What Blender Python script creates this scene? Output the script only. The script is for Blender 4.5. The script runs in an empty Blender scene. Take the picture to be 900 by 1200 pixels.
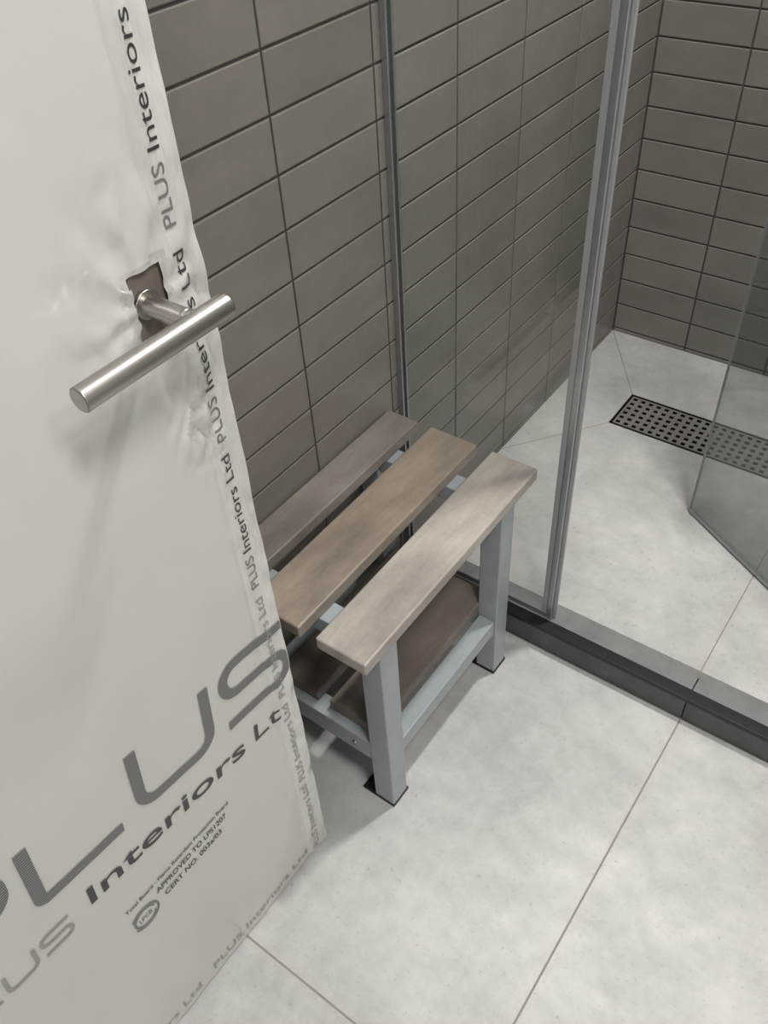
import bpy, bmesh, math, random
from mathutils import Vector, Matrix, noise
random.seed(7)
S=1.4
sc=bpy.context.scene
sc.view_settings.view_transform='Standard'
sc.view_settings.look='None'

# ---------------------------------------------------------------- materials
def lin(c):
    return tuple(((v/255)/12.92 if v/255<=0.04045 else ((v/255+0.055)/1.055)**2.4) for v in c)+(1,)
def mat(name,col,rough=0.5,metal=0,coat=0,noise_amt=0,noise_scale=5,bump=0,bump_scale=50,spec=0.5,stretch=(1,1,1),island=0,col2=None,detail=6,cr=(0.3,0.7)):
    m=bpy.data.materials.new(name); m.use_nodes=True
    nt=m.node_tree; b=nt.nodes['Principled BSDF']
    b.inputs['Base Color'].default_value=lin(col); b.inputs['Roughness'].default_value=rough
    b.inputs['Metallic'].default_value=metal; b.inputs['Coat Weight'].default_value=coat
    b.inputs['Specular IOR Level'].default_value=spec
    L=nt.links.new
    tc=nt.nodes.new('ShaderNodeTexCoord'); mp=nt.nodes.new('ShaderNodeMapping')
    mp.inputs['Scale'].default_value=stretch
    L(tc.outputs['Object'],mp.inputs['Vector'])
    if noise_amt or col2:
        n=nt.nodes.new('ShaderNodeTexNoise'); n.inputs['Scale'].default_value=noise_scale
        n.inputs['Detail'].default_value=detail; n.inputs['Roughness'].default_value=0.65
        L(mp.outputs[0],n.inputs['Vector'])
        r=nt.nodes.new('ShaderNodeMapRange'); r.inputs['From Min'].default_value=cr[0]; r.inputs['From Max'].default_value=cr[1]
        L(n.outputs['Fac'],r.inputs['Value'])
        mx=nt.nodes.new('ShaderNodeMix'); mx.data_type='RGBA'
        c2=col2 if col2 else tuple(max(0,v*(1-noise_amt)) for v in col)
        mx.inputs[6].default_value=lin(col); mx.inputs[7].default_value=lin(c2)
        L(r.outputs[0],mx.inputs[0])
        out=mx.outputs[2]
        if island:
            g=nt.nodes.new('ShaderNodeNewGeometry'); r2=nt.nodes.new('ShaderNodeMapRange')
            r2.inputs['To Min'].default_value=1-island; r2.inputs['To Max'].default_value=1+island
            L(g.outputs['Random Per Island'],r2.inputs['Value'])
            h=nt.nodes.new('ShaderNodeHueSaturation'); L(r2.outputs[0],h.inputs['Value']); L(out,h.inputs['Color']); out=h.outputs[0]
        L(out,b.inputs['Base Color'])
    if bump:
        n2=nt.nodes.new('ShaderNodeTexNoise'); n2.inputs['Scale'].default_value=bump_scale; n2.inputs['Detail'].default_value=4
        L(mp.outputs[0],n2.inputs['Vector'])
        bp=nt.nodes.new('ShaderNodeBump'); bp.inputs['Strength'].default_value=bump; bp.inputs['Distance'].default_value=0.01
        L(n2.outputs['Fac'],bp.inputs['Height']); L(bp.outputs[0],b.inputs['Normal'])
    return m
def modulate(m,scale,lo,hi,stretch=(1,1,1),detail=8,fr=(0.25,0.75)):
    nt=m.node_tree; b=nt.nodes['Principled BSDF']; L=nt.links.new
    src=b.inputs['Base Color'].links[0].from_socket
    tc=nt.nodes.new('ShaderNodeTexCoord'); mp=nt.nodes.new('ShaderNodeMapping'); mp.inputs['Scale'].default_value=stretch
    L(tc.outputs['Object'],mp.inputs[0])
    n=nt.nodes.new('ShaderNodeTexNoise'); n.inputs['Scale'].default_value=scale; n.inputs['Detail'].default_value=detail; n.inputs['Roughness'].default_value=0.75
    L(mp.outputs[0],n.inputs['Vector'])
    r=nt.nodes.new('ShaderNodeMapRange'); r.inputs['From Min'].default_value=fr[0]; r.inputs['From Max'].default_value=fr[1]; r.inputs['To Min'].default_value=lo; r.inputs['To Max'].default_value=hi
    L(n.outputs['Fac'],r.inputs['Value'])
    h=nt.nodes.new('ShaderNodeHueSaturation'); L(r.outputs[0],h.inputs['Value']); L(src,h.inputs['Color']); L(h.outputs[0],b.inputs['Base Color'])
    return m
def glass(name,tint,f0=0.04):
    m=bpy.data.materials.new(name); m.use_nodes=True; nt=m.node_tree; nt.nodes.clear(); L=nt.links.new
    o=nt.nodes.new('ShaderNodeOutputMaterial'); t=nt.nodes.new('ShaderNodeBsdfTransparent'); g=nt.nodes.new('ShaderNodeBsdfGlossy')
    t.inputs[0].default_value=lin(tint); g.inputs['Roughness'].default_value=0.0; g.inputs[0].default_value=(1,1,1,1)
    lw=nt.nodes.new('ShaderNodeLayerWeight'); lw.inputs[0].default_value=0.5
    pw=nt.nodes.new('ShaderNodeMath'); pw.operation='POWER'; pw.inputs[1].default_value=5
    mu=nt.nodes.new('ShaderNodeMath'); mu.operation='MULTIPLY_ADD'; mu.inputs[1].default_value=1-f0; mu.inputs[2].default_value=f0
    mx=nt.nodes.new('ShaderNodeMixShader'); L(lw.outputs['Facing'],pw.inputs[0]); L(pw.outputs[0],mu.inputs[0]); L(mu.outputs[0],mx.inputs[0]); L(t.outputs[0],mx.inputs[1]); L(g.outputs[0],mx.inputs[2]); L(mx.outputs[0],o.inputs[0])
    return m
M_tile=modulate(mat('taupe_tile',(129,124,118),0.30,noise_amt=0.09,noise_scale=7,bump=0.25,bump_scale=9,island=0.06,stretch=(1,1,1.6)),60,0.97,1.03)
M_grout=mat('grout_dark',(72,69,66),0.9,noise_amt=0.1,noise_scale=30)
def stone(name):
    m=mat(name,(201,199,196),0.45,noise_amt=0.19,noise_scale=3.4,bump=0.03,bump_scale=60,detail=12,cr=(0.32,0.7))
    modulate(m,26,0.87,1.10); modulate(m,9,0.94,1.05,stretch=(1,2.2,1))
    modulate(m,100,1.0,0.76,detail=3,fr=(0.61,0.71))
    return m
M_floor=stone('porcelain_floor')
M_fgrout=mat('grout_floor',(152,146,137),0.9,noise_amt=0.1,noise_scale=30)
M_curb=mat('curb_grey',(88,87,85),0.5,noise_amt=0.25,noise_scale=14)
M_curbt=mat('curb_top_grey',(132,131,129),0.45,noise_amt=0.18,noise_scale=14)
M_black=mat('black_trim',(20,20,21),0.4,noise_amt=0.1,noise_scale=20)
def woodm(name,a,b):
    m=mat(name,a,0.36,col2=b,noise_scale=5,stretch=(1.6,0.7,1),bump=0.04,bump_scale=40,detail=10,cr=(0.36,0.66))
    modulate(m,45,0.87,1.11,stretch=(2.2,0.22,1)); modulate(m,90,0.93,1.05,stretch=(0.25,2,1))
    return m
M_wood1=woodm('bench_slat_shaded',(146,138,130),(110,103,96))  # shadow over the wall-side slat is painted in as a darker wood colour
M_wood2=woodm('bench_slat_warm',(166,151,136),(118,107,98))
M_wood3=woodm('bench_slat_light',(183,176,166),(138,130,122))
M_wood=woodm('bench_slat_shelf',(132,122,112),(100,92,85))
M_frame=mat('powder_coat_grey',(155,163,166),0.27,noise_amt=0.05,noise_scale=30,bump=0.02,bump_scale=300)
M_film=mat('protective_film',(201,200,194),0.24,noise_amt=0.04,noise_scale=3,coat=0.35,bump=0.1,bump_scale=9,stretch=(1,1,0.6))
M_tape=mat('clear_tape',(209,208,203),0.12,noise_amt=0.09,noise_scale=20,coat=0.9,bump=0.7,bump_scale=24,stretch=(1,1.5,0.35))
M_crinkle=mat('crinkled_film',(198,196,191),0.12,noise_amt=0.10,noise_scale=40,coat=1.0,bump=0.4,bump_scale=35)
M_leaf=mat('door_leaf_taupe',(118,108,99),0.5,noise_amt=0.1,noise_scale=20)
M_inkd=mat('print_dark',(58,57,57),0.4,noise_amt=0.05)
M_inkm=mat('print_mid',(118,118,117),0.4,noise_amt=0.1,noise_scale=40)
M_inkl=mat('print_light',(152,151,148),0.4,noise_amt=0.05)
M_inkh=mat('print_hatched',(84,84,84),0.4,noise_amt=0.02)
nt=M_inkh.node_tree; wv=nt.nodes.new('ShaderNodeTexWave'); wv.bands_direction='Z'; wv.inputs['Scale'].default_value=85; wv.inputs['Distortion'].default_value=0
tcx=nt.nodes.new('ShaderNodeTexCoord'); nt.links.new(tcx.outputs['Object'],wv.inputs['Vector'])
mxx_=nt.nodes.new('ShaderNodeMix'); mxx_.data_type='RGBA'; mxx_.inputs[6].default_value=lin((70,70,70)); mxx_.inputs[7].default_value=lin((132,132,130))
nt.links.new(wv.outputs['Fac'],mxx_.inputs[0]); nt.links.new(mxx_.outputs[2],nt.nodes['Principled BSDF'].inputs['Base Color'])
M_steel=mat('brushed_steel',(186,182,177),0.34,metal=1,noise_amt=0.08,noise_scale=200,stretch=(1,0.03,1),bump=0.02,bump_scale=300)
M_drain=mat('drain_steel',(150,145,140),0.35,metal=0.3,noise_amt=0.1,noise_scale=40)
M_alu=mat('satin_aluminium',(180,183,185),0.32,metal=0.8,noise_amt=0.05,noise_scale=60)
M_seal=mat('seal_grey',(150,152,152),0.35,noise_amt=0.05)
M_paint=mat('white_paint',(205,203,200),0.7,noise_amt=0.03,noise_scale=8)
M_glass=glass('screen_glass',(249,251,250),0.06)
M_glassd=glass('door_glass',(234,237,236),0.06)
M_gedge=mat('glass_edge_grey',(150,156,154),0.15)
M_emit=bpy.data.materials.new('lamp_emitter'); M_emit.use_nodes=True
e=M_emit.node_tree.nodes['Principled BSDF']; e.inputs['Emission Color'].default_value=(1,0.97,0.93,1); e.inputs['Emission Strength'].default_value=3

# ---------------------------------------------------------------- helpers
def empty(name,loc):
    o=bpy.data.objects.new(name,None); o.location=loc; o.empty_display_size=0.1; sc.collection.objects.link(o); return o
def link(o,parent=None):
    sc.collection.objects.link(o)
    if parent:
        o.parent=parent; o.matrix_parent_inverse=Matrix.Translation(-Vector(parent.location))
    return o
def from_bm(name,bm,mats,parent=None,loc=(0,0,0),smooth=False):
    me=bpy.data.meshes.new(name); bmesh.ops.recalc_face_normals(bm,faces=bm.faces); bm.to_mesh(me); bm.free()
    for m in (mats if isinstance(mats,(list,tuple)) else [mats]): me.materials.append(m)
    if smooth:
        for p in me.polygons: p.use_smooth=True
    o=bpy.data.objects.new(name,me); o.location=loc; return link(o,parent)
def bbox(bm,x0,x1,y0,y1,z0,z1,mi=0):
    vs=[bm.verts.new(v) for v in ((x0,y0,z0),(x1,y0,z0),(x1,y1,z0),(x0,y1,z0),(x0,y0,z1),(x1,y0,z1),(x1,y1,z1),(x0,y1,z1))]
    fs=[]
    for f in ((0,3,2,1),(4,5,6,7),(0,1,5,4),(1,2,6,5),(2,3,7,6),(3,0,4,7)):
        fc=bm.faces.new([vs[i] for i in f]); fc.material_index=mi; fs.append(fc)
    return fs
def box(name,x0,x1,y0,y1,z0,z1,m,parent=None,bevel=0,seg=3):
    bm=bmesh.new(); cx,cy,cz=(x0+x1)/2,(y0+y1)/2,(z0+z1)/2
    bbox(bm,x0-cx,x1-cx,y0-cy,y1-cy,z0-cz,z1-cz)
    if bevel: bmesh.ops.bevel(bm,geom=bm.edges[:],offset=bevel,segments=seg,affect='EDGES',profile=0.6)
    o=from_bm(name,bm,m,parent,(cx,cy,cz),smooth=bool(bevel))
    if bevel:
        md=o.modifiers.new('wn','WEIGHTED_NORMAL'); md.keep_sharp=True
    return o
def cyl(name,p0,p1,r,m,parent=None,seg=40,bev=0.0008):
    p0=Vector(p0);p1=Vector(p1);d=p1-p0
    bm=bmesh.new(); bmesh.ops.create_cone(bm,cap_ends=True,segments=seg,radius1=r,radius2=r,depth=d.length)
    if bev:
        es=[e for e in bm.edges if any(len(f.verts)>4 for f in e.link_faces)]
        bmesh.ops.bevel(bm,geom=es,offset=bev,segments=2,affect='EDGES')
    rot=d.to_track_quat('Z','Y').to_matrix().to_4x4(); bm.transform(rot)
    o=from_bm(name,bm,m,parent,(p0+p1)/2,smooth=True)
    o.modifiers.new('wn','WEIGHTED_NORMAL'); return o

def tiles(bm,o,u,v,n,us,vs,gap,th,bev,mi=1):
    for i in range(len(us)-1):
        for j in range(len(vs)-1):
            a0,a1=us[i]+gap/2,us[i+1]-gap/2; b0,b1=vs[j]+gap/2,vs[j+1]-gap/2
            if a1-a0<0.004 or b1-b0<0.004: continue
            def P(a,b,c): return bm.verts.new(o+u*a+v*b+n*c)
            L0=[P(a0,b0,0),P(a1,b0,0),P(a1,b1,0),P(a0,b1,0)]
            L1=[P(a0,b0,th-bev*0.6),P(a1,b0,th-bev*0.6),P(a1,b1,th-bev*0.6),P(a0,b1,th-bev*0.6)]
            k=bev
            L2=[P(a0+k,b0+k,th),P(a1-k,b0+k,th),P(a1-k,b1-k,th),P(a0+k,b1-k,th)]
            for A,B in ((L0,L1),(L1,L2)):
                for q in range(4):
                    f=bm.faces.new((A[q],A[(q+1)%4],B[(q+1)%4],B[q])); f.material_index=mi
            f=bm.faces.new(L2); f.material_index=mi
def seq(start,step,lo,hi):
    k=math.floor((lo-start)/step)+1; r=[lo]
    while start+k*step<hi-1e-6:
        if start+k*step>lo+1e-6: r.append(start+k*step)
        k+=1
    r.append(hi); return r

# ---------------------------------------------------------------- key dims (metres)
W=-0.545*S; HC=0.045*S; G=0.728*S; B=1.444*S; CF=0.703*S
CEIL=2.45; RX=1.30; SX=0.277*S+0.03; YF=-0.33*S
TW=0.151*S; TH=0.0525*S
zr=(1-0.2654)*S
def tiled_wall(name,base,o,u,v,n,us,vs):
    bm=bmesh.new(); bbox(bm,*base,mi=0)
    tiles(bm,Vector(o),Vector(u),Vector(v),Vector(n),us,vs,0.0038,0.004,0.0016)
    return from_bm(name,bm,[M_grout,M_tile])
rows=seq(zr,TH,0.0,CEIL)
tiled_wall('wall_left',(W-0.12,W-0.0025,YF-0.1,B+0.1,0,CEIL),(W-0.004,0,0),(0,1,0),(0,0,1),(1,0,0),seq(0.5596*S,TW,YF,B),rows)
tiled_wall('wall_back',(W-0.0025,SX+0.1,B+0.0025,B+0.12,0,CEIL),(0,B+0.004,0),(1,0,0),(0,0,1),(0,-1,0),seq(-0.398*S,TW,W,SX),rows)
tiled_wall('wall_shower_side',(SX+0.0025,SX+0.1,G-0.05,B,0,CEIL),(SX+0.004,0,0),(0,1,0),(0,0,1),(-1,0,0),seq(0.5596*S,TW,G-0.05,B),rows)
box('wall_right',RX,RX+0.1,YF-0.1,B+0.1,0,CEIL,M_paint)
box('wall_far',SX+0.1,RX,B,B+0.1,0,CEIL,M_paint)
box('ceiling',W-0.12,RX+0.1,YF-0.1,B+0.12,CEIL,CEIL+0.1,M_paint)
DX=-0.38*S; DT=0.044
bm=bmesh.new()
bbox(bm,W,DX-DT-0.012,YF-0.1,YF,0,CEIL); bbox(bm,DX+0.86,RX,YF-0.1,YF,0,CEIL); bbox(bm,DX-DT-0.012,DX+0.86,YF-0.1,YF,2.13,CEIL)
from_bm('wall_front',bm,M_paint)
bm=bmesh.new(); bbox(bm,W-0.12,RX+0.1,-2.2,CF+0.01,-0.1,-0.0012,mi=0)
tiles(bm,Vector((0,0,-0.003)),Vector((1,0,0)),Vector((0,1,0)),Vector((0,0,1)),seq(-0.0935*S,0.6,W,RX),seq(0.172*S,1.2,-2.2,CF),0.003,0.003,0.0004)
from_bm('floor',bm,[M_fgrout,M_floor])
gx=-0.0955*S
D0=(-0.4226*S,1.169*S); D1=(0.16*S,1.265*S)
bm=bmesh.new(); zb=HC-0.0012
bbox(bm,W-0.02,SX,G+0.02,D0[1],-0.1,zb); bbox(bm,W-0.02,SX,D1[1],B+0.02,-0.1,zb)
bbox(bm,W-0.02,D0[0],D0[1],D1[1],-0.1,zb); bbox(bm,D1[0],SX,D0[1],D1[1],-0.1,zb)
def poly(bm,pts,z0,z1,mi,inset=0.0011):
    n=len(pts); P=[Vector(p) for p in pts]
    area=sum(P[i].x*P[(i+1)%n].y-P[(i+1)%n].x*P[i].y for i in range(n))
    if area<0: P.reverse()
    Q=[]
    for i in range(n):
        a,b,cc=P[i-1],P[i],P[(i+1)%n]
        d1=(b-a).normalized(); d2=(cc-b).normalized()
        n1=Vector((-d1.y,d1.x)); n2=Vector((-d2.y,d2.x))
        bis=(n1+n2); 
        bis=bis/max(0.2,bis.dot(n1)) if bis.length>1e-6 else n1
        Q.append(b+bis*inset)
    lo=[bm.verts.new((q.x,q.y,z0)) for q in Q]; hi=[bm.verts.new((q.x,q.y,z1)) for q in Q]
    for i in range(n):
        f=bm.faces.new((lo[i],lo[(i+1)%n],hi[(i+1)%n],hi[i])); f.material_index=mi
    f=bm.faces.new(hi); f.material_index=mi
y0=0.7525*S
yl=1.006*S
poly(bm,[(W,y0),(gx,y0),(gx,D0[1]),(D0[0],D0[1]),(W,yl)],HC-0.003,HC,1)
poly(bm,[(gx,y0),(SX,y0),(SX,D0[1]),(gx,D0[1])],HC-0.003,HC,1)
poly(bm,[(W,yl),(D0[0],D0[1]),(D0[0],D1[1]),(W,B)],HC-0.003,HC,1)
poly(bm,[(D0[0],D1[1]),(gx,D1[1]),(gx,B),(W,B)],HC-0.003,HC,1)
poly(bm,[(gx,D1[1]),(D1[0],D1[1]),(SX,B),(gx,B)],HC-0.003,HC,1)
poly(bm,[(D1[0],D0[1]),(SX,D0[1]),(SX,B),(D1[0],D1[1])],HC-0.003,HC,1)
from_bm('shower_floor',bm,[M_fgrout,M_floor])
cr=empty('shower_curb',(0,CF,0))
for i,(a,b) in enumerate(((W,-0.0935*S-0.001),(-0.0935*S+0.001,SX))):
    box('curb_face_%d'%(i+1),a,b,CF,CF+0.012,0,HC-0.009,M_curb,cr,bevel=0.0008,seg=1)
    box('curb_top_%d'%(i+1),a,b,0.7195*S,0.752*S,HC-0.012,HC+0.0012,M_curbt,cr,bevel=0.001,seg=1)
box('curb_core',W,SX,CF+0.012,0.7535*S,0,HC-0.012,M_fgrout,cr)
box('curb_trim',W,SX,CF-0.001,0.7194*S,HC-0.009,HC+0.001,M_black,cr,bevel=0.001,seg=2)

# drain: frame plus a plate pierced with a square pattern
dr=empty('shower_drain',(0.0,(D0[1]+D1[1])/2,HC))
fx0,fx1,fy0,fy1=D0[0],D1[0],D0[1],D1[1]
for nm,a in (('rim_front',(fx0,fx1,fy0,fy0+0.004)),('rim_rear',(fx0,fx1,fy1-0.004,fy1)),('rim_left',(fx0,fx0+0.004,fy0,fy1)),('rim_right',(fx1-0.004,fx1,fy0,fy1))):
    box(nm,*a,HC-0.02,HC+0.0012,M_black,dr)
bm=bmesh.new()
ny=6; px0,px1,py0,py1=fx0+0.006,fx1-0.006,fy0+0.006,fy1-0.006
cell=(py1-py0)/ny; nx=int(round((px1-px0)/cell)); cw=(px1-px0)/nx; hh=0.0053
for i in range(nx):
    for j in range(ny):
        cx,cy=px0+(i+0.5)*cw,py0+(j+0.5)*cell
        def ring(a,b,z): return [bm.verts.new((cx+sx*a,cy+sy*b,z)) for sx,sy in ((-1,-1),(1,-1),(1,1),(-1,1))]
        R0=ring(cw/2,cell/2,HC); R1=ring(hh,hh,HC); R2=ring(hh,hh,HC-0.0015)
        for q in range(4):
            bm.faces.new((R0[q],R0[(q+1)%4],R1[(q+1)%4],R1[q]))
            bm.faces.new((R1[q],R1[(q+1)%4],R2[(q+1)%4],R2[q]))
me=bpy.data.meshes.new('grate'); bm.to_mesh(me); bm.free(); me.materials.append(M_drain)
link(bpy.data.objects.new('grate',me),dr)
box('channel',fx0+0.004,fx1-0.004,fy0+0.004,fy1-0.004,HC-0.03,HC-0.012,M_black,dr)

# shower screen (fixed)
ss=empty('shower_screen',((W-0.304*S)/2,G,HC))
PX=-0.304*S; GT=2.1
box('glass_pane',W+0.004,PX-0.004,G-0.004,G+0.004,HC+0.004,GT,M_glass,ss)
box('wall_channel',W+0.0002,W+0.011,G-0.0085,G-0.0045,HC+0.001,GT,M_alu,ss,bevel=0.001)
box('wall_channel_inner',W+0.0002,W+0.011,G+0.0045,G+0.0085,HC+0.001,GT,M_alu,ss,bevel=0.001)
box('bottom_channel',W+0.011,PX,G-0.008,G-0.0045,HC+0.0013,HC+0.013,M_alu,ss,bevel=0.001)
box('edge_profile',PX-0.004,PX+0.008,G-0.008,G+0.008,HC+0.0013,GT,M_alu,ss,bevel=0.002)
box('edge_seal',PX+0.008,PX+0.014,G-0.003,G+0.003,HC+0.0013,GT,M_seal,ss,bevel=0.001)
box('edge_glazing_bead',PX-0.014,PX-0.004,G-0.007,G-0.0045,HC+0.0013,GT,M_seal,ss,bevel=0.0008)
sd=empty('shower_glass_door',(0.277*S,G,HC))
hx,hy=0.277*S,G+0.01; ex,ey=-0.2215*S,1.030*S
dv=Vector((ex-hx,ey-hy,0)); ln=dv.length; ang=math.atan2(dv.y,dv.x)
def rotbox(name,a0,a1,t0,t1,z0,z1,m,bev=0):
    bm=bmesh.new(); bbox(bm,a0,a1,t0,t1,z0,z1)
    if bev: bmesh.ops.bevel(bm,geom=bm.edges[:],offset=bev,segments=2,affect='EDGES')
    bm.transform(Matrix.Translation((hx,hy,0))@Matrix.Rotation(ang,4,'Z'))
    bm.transform(Matrix.Translation((-sd.location.x,-sd.location.y,-sd.location.z)))
    o=from_bm(name,bm,m,None,(0,0,0)); o.parent=sd; return o
rotbox('glass_leaf',0.01,ln-0.0012,-0.003,0.003,HC+0.012,GT-0.02,M_glassd)
rotbox('leaf_edge',ln-0.0012,ln,-0.003,0.003,HC+0.012,GT-0.02,M_gedge)
rotbox('bottom_seal',0.01,ln,-0.004,0.004,HC+0.004,HC+0.0125,M_seal,0.001)
rotbox('hinge_stile',0.0,0.02,-0.008,0.008,HC+0.004,GT,M_alu,0.001)
rotbox('pull_knob_a',ln-0.075,ln-0.05,0.004,0.04,0.95,0.975,M_steel,0.004)
rotbox('pull_knob_b',ln-0.075,ln-0.05,-0.04,-0.004,0.95,0.975,M_steel,0.004)

# ---------------------------------------------------------------- bench
bn=empty('shower_bench',(-0.43*S,0.53*S,0))
zt=(1-0.67)*S; st=0.0165*S
ys0,ys1=0.3605*S,0.6975*S
def slat(name,x0,x1,y0,y1,ztop,th=st,m=None):
    box(name,x0,x1,y0,y1,ztop-th,ztop,m or M_wood,bn,bevel=0.0035,seg=3)
slat('slat_1',W+0.003,-0.4965*S,ys0,ys1,zt,m=M_wood1)
slat('slat_2',-0.4775*S,-0.4105*S,ys0,ys1,zt,m=M_wood2)
slat('slat_3',-0.3895*S,-0.3275*S,ys0,ys1,zt,m=M_wood3)
lw=0.0286*S
lx=[(-0.333*S-lw,-0.333*S),(W+0.006,W+0.006+lw)]
ly=[(0.390*S,0.390*S+lw),(0.628*S,0.628*S+lw)]
n=0
for xi in lx:
    for yi in ly:
        n+=1
        box('leg_%d'%n,xi[0],xi[1],yi[0],yi[1],0.006,zt-st-0.0002,M_frame,bn,bevel=0.003)
        box('foot_plate_%d'%n,max(W+0.001,xi[0]-0.026),xi[1]+0.001,yi[0]-0.001,yi[1]+0.003,0.0,0.007,M_black,bn,bevel=0.0015)
        if xi[0]-0.012>W:
            cyl('foot_bolt_%d'%n,(xi[0]-0.013,yi[0]+0.014,0.006),(xi[0]-0.013,yi[0]+0.014,0.016),0.0065,M_black,bn,seg=6)
for i,yi in enumerate(ly):
    box('top_crossbar_%d'%(i+1),lx[1][1],lx[0][0],yi[0]+0.002,yi[1]-0.002,zt-st-0.032,zt-st-0.0003,M_frame,bn,bevel=0.002)
    box('low_crossbar_%d'%(i+1),lx[1][1],lx[0][0],yi[0]+0.002,yi[1]-0.002,(1-0.917)*S,(1-0.882)*S,M_frame,bn,bevel=0.002)
for i,xi in enumerate(lx):
    box('low_rail_%d'%(i+1),xi[0]+0.004,xi[1]-0.004,ly[0][1],ly[1][0],(1-0.912)*S,(1-0.887)*S,M_frame,bn,bevel=0.002)
zs=(1-0.866)*S
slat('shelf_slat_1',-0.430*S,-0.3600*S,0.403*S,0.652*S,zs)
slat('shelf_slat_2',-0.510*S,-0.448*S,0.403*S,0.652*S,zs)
for i,(a,zz) in enumerate(((-0.385,0.90),(-0.5,0.90))):
    cyl('screw_%d'%(i+1),(a*S,ly[0][0]+0.003,(1-zz)*S),(a*S,ly[0][0]-0.001,(1-zz)*S),0.0045,M_steel,bn,seg=16)

# ---------------------------------------------------------------- room door
Y0,Y1=-0.305*S,0.312*S; DZ0,DZ1=0.008,2.09
dn=empty('door_1',(DX,Y0,0))
box('leaf',DX-DT,DX-0.0035,Y0,Y1,DZ0,DZ1,M_leaf,dn,bevel=0.001)
hyA,hyB,hzA,hzB=0.259*S,0.282*S,(1-0.276)*S,(1-0.231)*S
bm=bmesh.new()
NY,NZ=230,460
def fx(y,z,last=False):
    e=max(0,min(1,(y-0.266*S)/(0.045*S)))
    p=Vector((y*26,z*9,0.3)); q=Vector((y*60,z*30,4.1))
    x=0.0012+noise.noise(Vector((y*3,z*2.2,1.7)))*0.0022
    # long soft creases of the film
    x+=0.0011*abs(noise.noise(Vector((y*5+z*2.0,z*0.8,9.0))))
    x+=e*(abs(noise.noise(p))*0.004+noise.noise(q)*0.0015)
    x+=0.0014*max(0,min(1,(y-0.2845*S)/0.0025))
    d=math.hypot(y-0.272*S,(z-0.745*S)*0.8)
    if d<0.11: 
        w=(1-d/0.11); a=math.atan2(z-0.745*S,y-0.27*S)
        x+=w*(0.0018*math.sin(a*9+noise.noise(q)*2)+0.0055*abs(noise.noise(q*0.8)))
    d2=math.hypot(y-0.283*S,(z-(1-0.345)*S)*0.45)
    if d2<0.04: x+=(1-d2/0.04)*0.011*abs(noise.noise(q*1.0))
    e2=max(0,1-(z-DZ0)/0.03); x+=e2*abs(noise.noise(Vector((y*20,0,5))))*0.002
    if last: x-=0.004
    return DX+max(-0.0028,x-0.002)
def fpos(i,j):
    y=Y0+(Y1+0.002-Y0)*(1-(1-i/NY)**1.5); z=DZ0-0.004+(DZ1-DZ0)*j/NZ
    return Vector((fx(y,z,i==NY),y,z))
V=[[bm.verts.new(fpos(i,j)) for j in range(NZ+1)] for i in range(NY+1)]
for i in range(NY):
    for j in range(NZ):
        c=(V[i][j].co+V[i+1][j+1].co)/2
        rag=0.004*noise.noise(Vector((c.y*60,c.z*50,0)))
        if hyA+rag<c.y<hyB+rag and hzA+rag<c.z<hzB+rag: continue
        f=bm.faces.new((V[i][j],V[i+1][j],V[i+1][j+1],V[i][j+1])); f.material_index=1 if c.y>0.2855*S else 0
        dy=max(hyA-c.y,c.y-hyB,0); dz=max(hzA-c.z,c.z-hzB,0)
        d=math.hypot(dy,dz)+0.012*noise.noise(Vector((c.y*40,c.z*40,7)))
        d2=math.hypot(c.y-0.285*S,(c.z-(1-0.345)*S)*0.4)+0.012*noise.noise(Vector((c.y*40,c.z*40,3)))
        if d<0.006 or d2<0.013: f.material_index=2
bmesh.ops.delete(bm,geom=[v for v in bm.verts if not v.link_faces],context='VERTS')
film=from_bm('protective_film',bm,[M_film,M_tape,M_crinkle],dn,smooth=True)
box('film_edge_wrap',DX-DT,DX-0.003,Y1+0.0005,Y1+0.002,DZ0-0.004,DZ1,M_tape,dn)
for i,zz in enumerate((0.25,1.05,1.85)):
    cyl('hinge_%d'%(i+1),(DX+0.004,Y0-0.006,zz),(DX+0.004,Y0-0.006,zz+0.1),0.007,M_steel,dn)
tf=empty('trim_1',(DX+0.43,YF,0))
box('jamb_hinge',DX-DT-0.012,DX-0.0,YF-0.1,YF+0.002,0,2.13,M_leaf,tf)
box('jamb_latch',DX+0.83,DX+0.86,YF-0.1,YF+0.002,0,2.13,M_leaf,tf)
box('jamb_head',DX,DX+0.83,YF-0.1,YF+0.002,2.10,2.13,M_leaf,tf)

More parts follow.
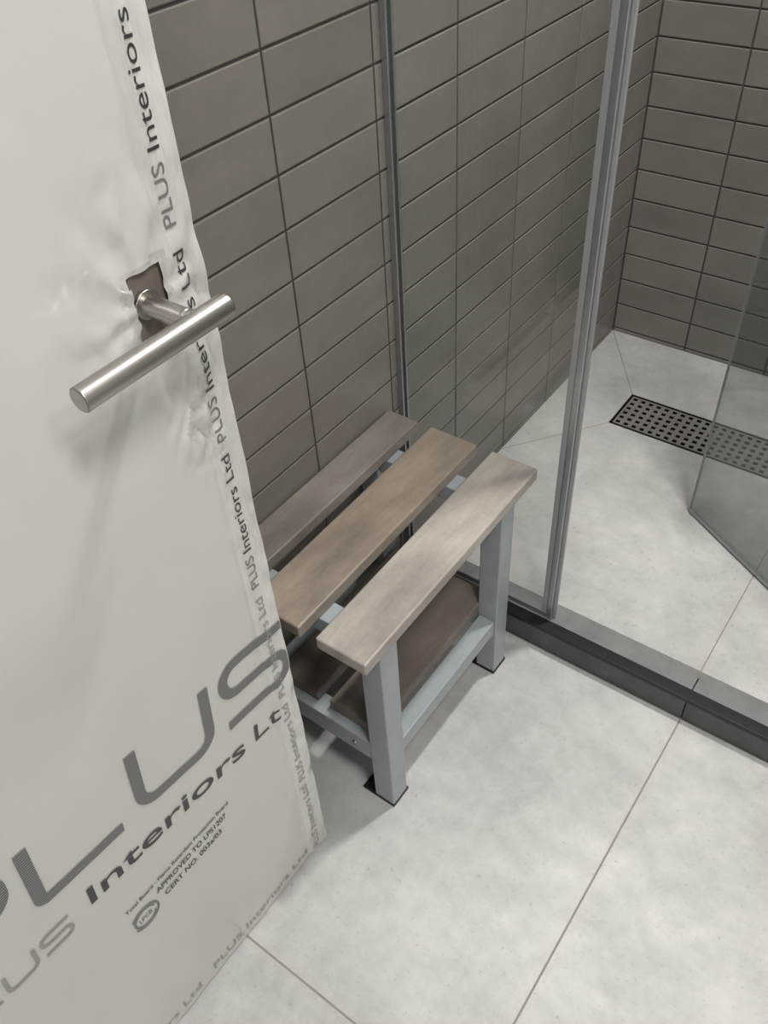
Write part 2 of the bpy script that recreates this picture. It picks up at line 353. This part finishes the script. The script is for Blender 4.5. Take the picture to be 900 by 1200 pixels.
# prints: built flat, then laid onto the film surface so they follow its wrinkles
def lay(name,me,y,z,rot,m,mx=0.012):
    bm=bmesh.new(); bm.from_mesh(me); 
    bmesh.ops.triangulate(bm,faces=bm.faces)
    for _ in range(3):
        es=[e for e in bm.edges if e.calc_length()>mx]
        if not es: break
        bmesh.ops.subdivide_edges(bm,edges=es,cuts=1)
        bmesh.ops.triangulate(bm,faces=bm.faces)
    c,s=math.cos(rot),math.sin(rot)
    for v in bm.verts:
        a,b=v.co.x,v.co.y
        yy=y+a*c-b*s; zz=z+a*s+b*c
        v.co=Vector((fx(min(yy,Y1),zz)+0.0010-DX,min(yy,Y1)-Y0,zz))
    bm.to_mesh(me); bm.free(); me.materials.clear(); me.materials.append(m)
    o=bpy.data.objects.new(name,me); sc.collection.objects.link(o); o.parent=dn
    return o
def text(name,s,y,z,width,height,m,rot=0.0,bold=0.0,shear=0.0):
    cu=bpy.data.curves.new(name,'FONT'); cu.body=s; cu.size=1; cu.offset=bold; cu.shear=shear; cu.resolution_u=4
    o=bpy.data.objects.new(name+'_tmp',cu); sc.collection.objects.link(o)
    bpy.context.view_layer.update()
    dg=bpy.context.evaluated_depsgraph_get(); me=bpy.data.meshes.new_from_object(o.evaluated_get(dg))
    bpy.data.objects.remove(o)
    xs=[v.co.x for v in me.vertices]; mnx,mxx=min(xs),max(xs)
    cap=0.69
    for v in me.vertices:
        v.co.x=(v.co.x-mnx)/(mxx-mnx)*width; v.co.y=v.co.y/cap*height
    return lay(name,me,y,z,rot,m,mx=0.006 if rot>1 else 0.012)
def ribbon(bm,pts,w):
    P=[Vector(p) for p in pts]; n=len(P); Lf=[];Rt=[]
    for i in range(n):
        d=((P[min(i+1,n-1)]-P[i]).normalized()+(P[i]-P[max(i-1,0)]).normalized()).normalized()
        nn=Vector((-d.y,d.x)); 
        Lf.append(bm.verts.new((P[i]+nn*w/2).to_3d())); Rt.append(bm.verts.new((P[i]-nn*w/2).to_3d()))
    for i in range(n-1): bm.faces.new((Rt[i],Rt[i+1],Lf[i+1],Lf[i]))
def arc(cx,cy,r,a0,a1,n=8):
    return [(cx+r*math.cos(math.radians(a0+(a1-a0)*i/n)),cy+r*math.sin(math.radians(a0+(a1-a0)*i/n))) for i in range(n+1)]
c=0.075; w=0.082; r=0.018; sw=0.0115
Ls={'P':[[(0,0),(0,c+sw/2)],[(0,c)]+[(w-r,c)]+arc(w-r,c-r,r,90,0)+arc(w-r,c*0.42+r,r,0,-90)+[(0.0,c*0.42)]],
'L':[[(0,c)]+arc(r*0.4,r*0.4,r*0.4,180,270)+[(w,0)]],
'U':[[(0,c)]+arc(r,r,r,180,270)+arc(w-r,r,r,270,360)+[(w,c)]],
'S':[[(w,c)]+arc(r,c-r,r,90,180)+arc(r,c/2+r,r,180,270)[2:]+arc(w-r,c/2-r,r,90,0)+arc(w-r,r,r,0,-90)+[(0,0)]]}
def bigtext(name,letters,y,z,sc_,rot,m):
    bm=bmesh.new()
    for k,ch in enumerate(letters):
        for st_ in Ls[ch]:
            ribbon(bm,[((p[0]+k*0.105)*sc_,p[1]*sc_) for p in st_],sw*sc_)
    me=bpy.data.meshes.new(name); bm.to_mesh(me); bm.free()
    return lay(name,me,y,z,rot,m)
tl=-math.radians(6.0)
bigtext('print_large','PLUS',-0.058*S,(1-0.621)*S,S*0.93,tl,M_inkh)
bigtext('print_medium','PLUS',-0.078*S,(1-0.684)*S,S*0.31,tl*0.9,M_inkl)
text('print_word','Interiors',0.0648*S,(1-0.6883)*S,0.177*S,0.0225*S,M_inkd,tl*0.9,bold=0.008)
text('print_word_tail','Lt',0.255*S,(1-0.7055)*S,0.034*S,0.0225*S,M_inkd,tl*0.9)
text('print_small_a','Total Board - Flame Retardant Protection Board',0.081*S,(1-0.748)*S,0.125*S,0.0055*S,M_inkd,0,bold=0.012)
text('print_small_b','APPROVED TO LPS1207',0.112*S,(1-0.763)*S,0.088*S,0.0075*S,M_inkd,0,bold=0.015)
text('print_small_c','CERT NO. 003a/03',0.118*S,(1-0.778)*S,0.072*S,0.0075*S,M_inkd,0,bold=0.015)
bm=bmesh.new()
for rr in (0.0145,0.0115): 
    ribbon(bm,[(p[0]*S,p[1]*S) for p in arc(0,0,rr,20 if rr<0.012 else -150,340 if rr<0.012 else 150,40)],0.0022*S)
me=bpy.data.meshes.new('print_stamp'); bm.to_mesh(me); bm.free()
lay('print_stamp',me,0.094*S,(1-0.776)*S,0,M_inkm)
text('print_stamp_text','LPCB',0.087*S,(1-0.779)*S,0.014*S,0.006*S,M_inkd)
for k in range(7):
    dz=0.215+0.1555*(k-1)
    mm=M_inkd if dz<0.53 else M_inkl
    m1=M_inkm if dz<0.53 else M_inkl
    text('print_edge_a_%d'%k,'PLUS',0.3*S,(1-dz)*S,0.036*S,0.0085*S,m1,math.pi/2)
    text('print_edge_b_%d'%k,'Interiors Ltd',0.3*S,(1-dz+0.043)*S,0.098*S,0.0085*S,mm,math.pi/2)
text('print_foot','PLUS Interiors Ltd   PLUS Interiors Ltd',-0.05*S,0.014*S,0.33*S,0.011*S,M_inkl,0)

# ---------------------------------------------------------------- lever handle
lh=empty('door_lever_handle',(DX,0.269*S,0.748*S))
BX=-0.340*S; hz=0.7485*S; R=0.0104
cyl('lever_bar',(BX,0.1845*S,hz),(BX,0.2925*S,hz),R,M_steel,lh,bev=0.0012)
cyl('lever_neck',(DX-0.0034,0.2685*S,hz),(BX,0.2685*S,hz),0.0092,M_steel,lh)
cyl('rose',(DX-0.0034,0.2685*S,hz),(DX+0.001,0.2685*S,hz),0.0125,M_steel,lh)
cyl('lever_grub_ring',(BX-0.013,0.2685*S,hz),(BX-0.009,0.2685*S,hz),0.0097,M_steel,lh)

# ---------------------------------------------------------------- lights
def down(name,x,y,power,r=0.045,col=(1,0.98,0.96),spread=150):
    e=empty(name,(x,y,CEIL))
    cyl('bezel',(x,y,CEIL-0.006),(x,y,CEIL),r+0.02,M_paint,e)
    cyl('lens',(x,y,CEIL-0.008),(x,y,CEIL-0.005),r,M_emit,e)
    l=bpy.data.lights.new(name+'_light','AREA'); l.shape='DISK'; l.size=r*2; l.energy=power; l.color=col; l.spread=math.radians(spread)
    lo=bpy.data.objects.new('lamp',l); lo.location=(x,y,CEIL-0.012); link(lo,e)
down('ceiling_panel_light',0.42,0.12,17.5,r=0.18)
down('ceiling_downlight',0.95,0.3,7,r=0.08)
down('ceiling_downlight.001',-0.2,1.35,22,r=0.06)
wd=bpy.data.worlds.new('world'); sc.world=wd; wd.use_nodes=True
wd.node_tree.nodes['Background'].inputs[0].default_value=(0.97,0.98,1,1); wd.node_tree.nodes['Background'].inputs[1].default_value=0.55

# ---------------------------------------------------------------- camera
Dv=Vector((77,1043,1008)).normalized(); Yv=Vector((1055,-1052,1008)); Yv=(Yv-Dv*Yv.dot(Dv)).normalized(); Xv=Dv.cross(Yv)
right=Vector((Xv.x,Yv.x,-Dv.x)); downv=Vector((Xv.y,Yv.y,-Dv.y)); fwd=Vector((Xv.z,Yv.z,-Dv.z))
cd=bpy.data.cameras.new('camera'); cam=bpy.data.objects.new('camera',cd); sc.collection.objects.link(cam)
m=Matrix.Identity(4)
for i in range(3):
    m[i][0]=right[i]; m[i][1]=-downv[i]; m[i][2]=-fwd[i]
m.translation=Vector((0,0,S)); cam.matrix_world=m
cd.sensor_fit='VERTICAL'; cd.sensor_height=32; cd.sensor_width=24; cd.lens=1008/1200*32; cd.clip_start=0.01
sc.camera=cam
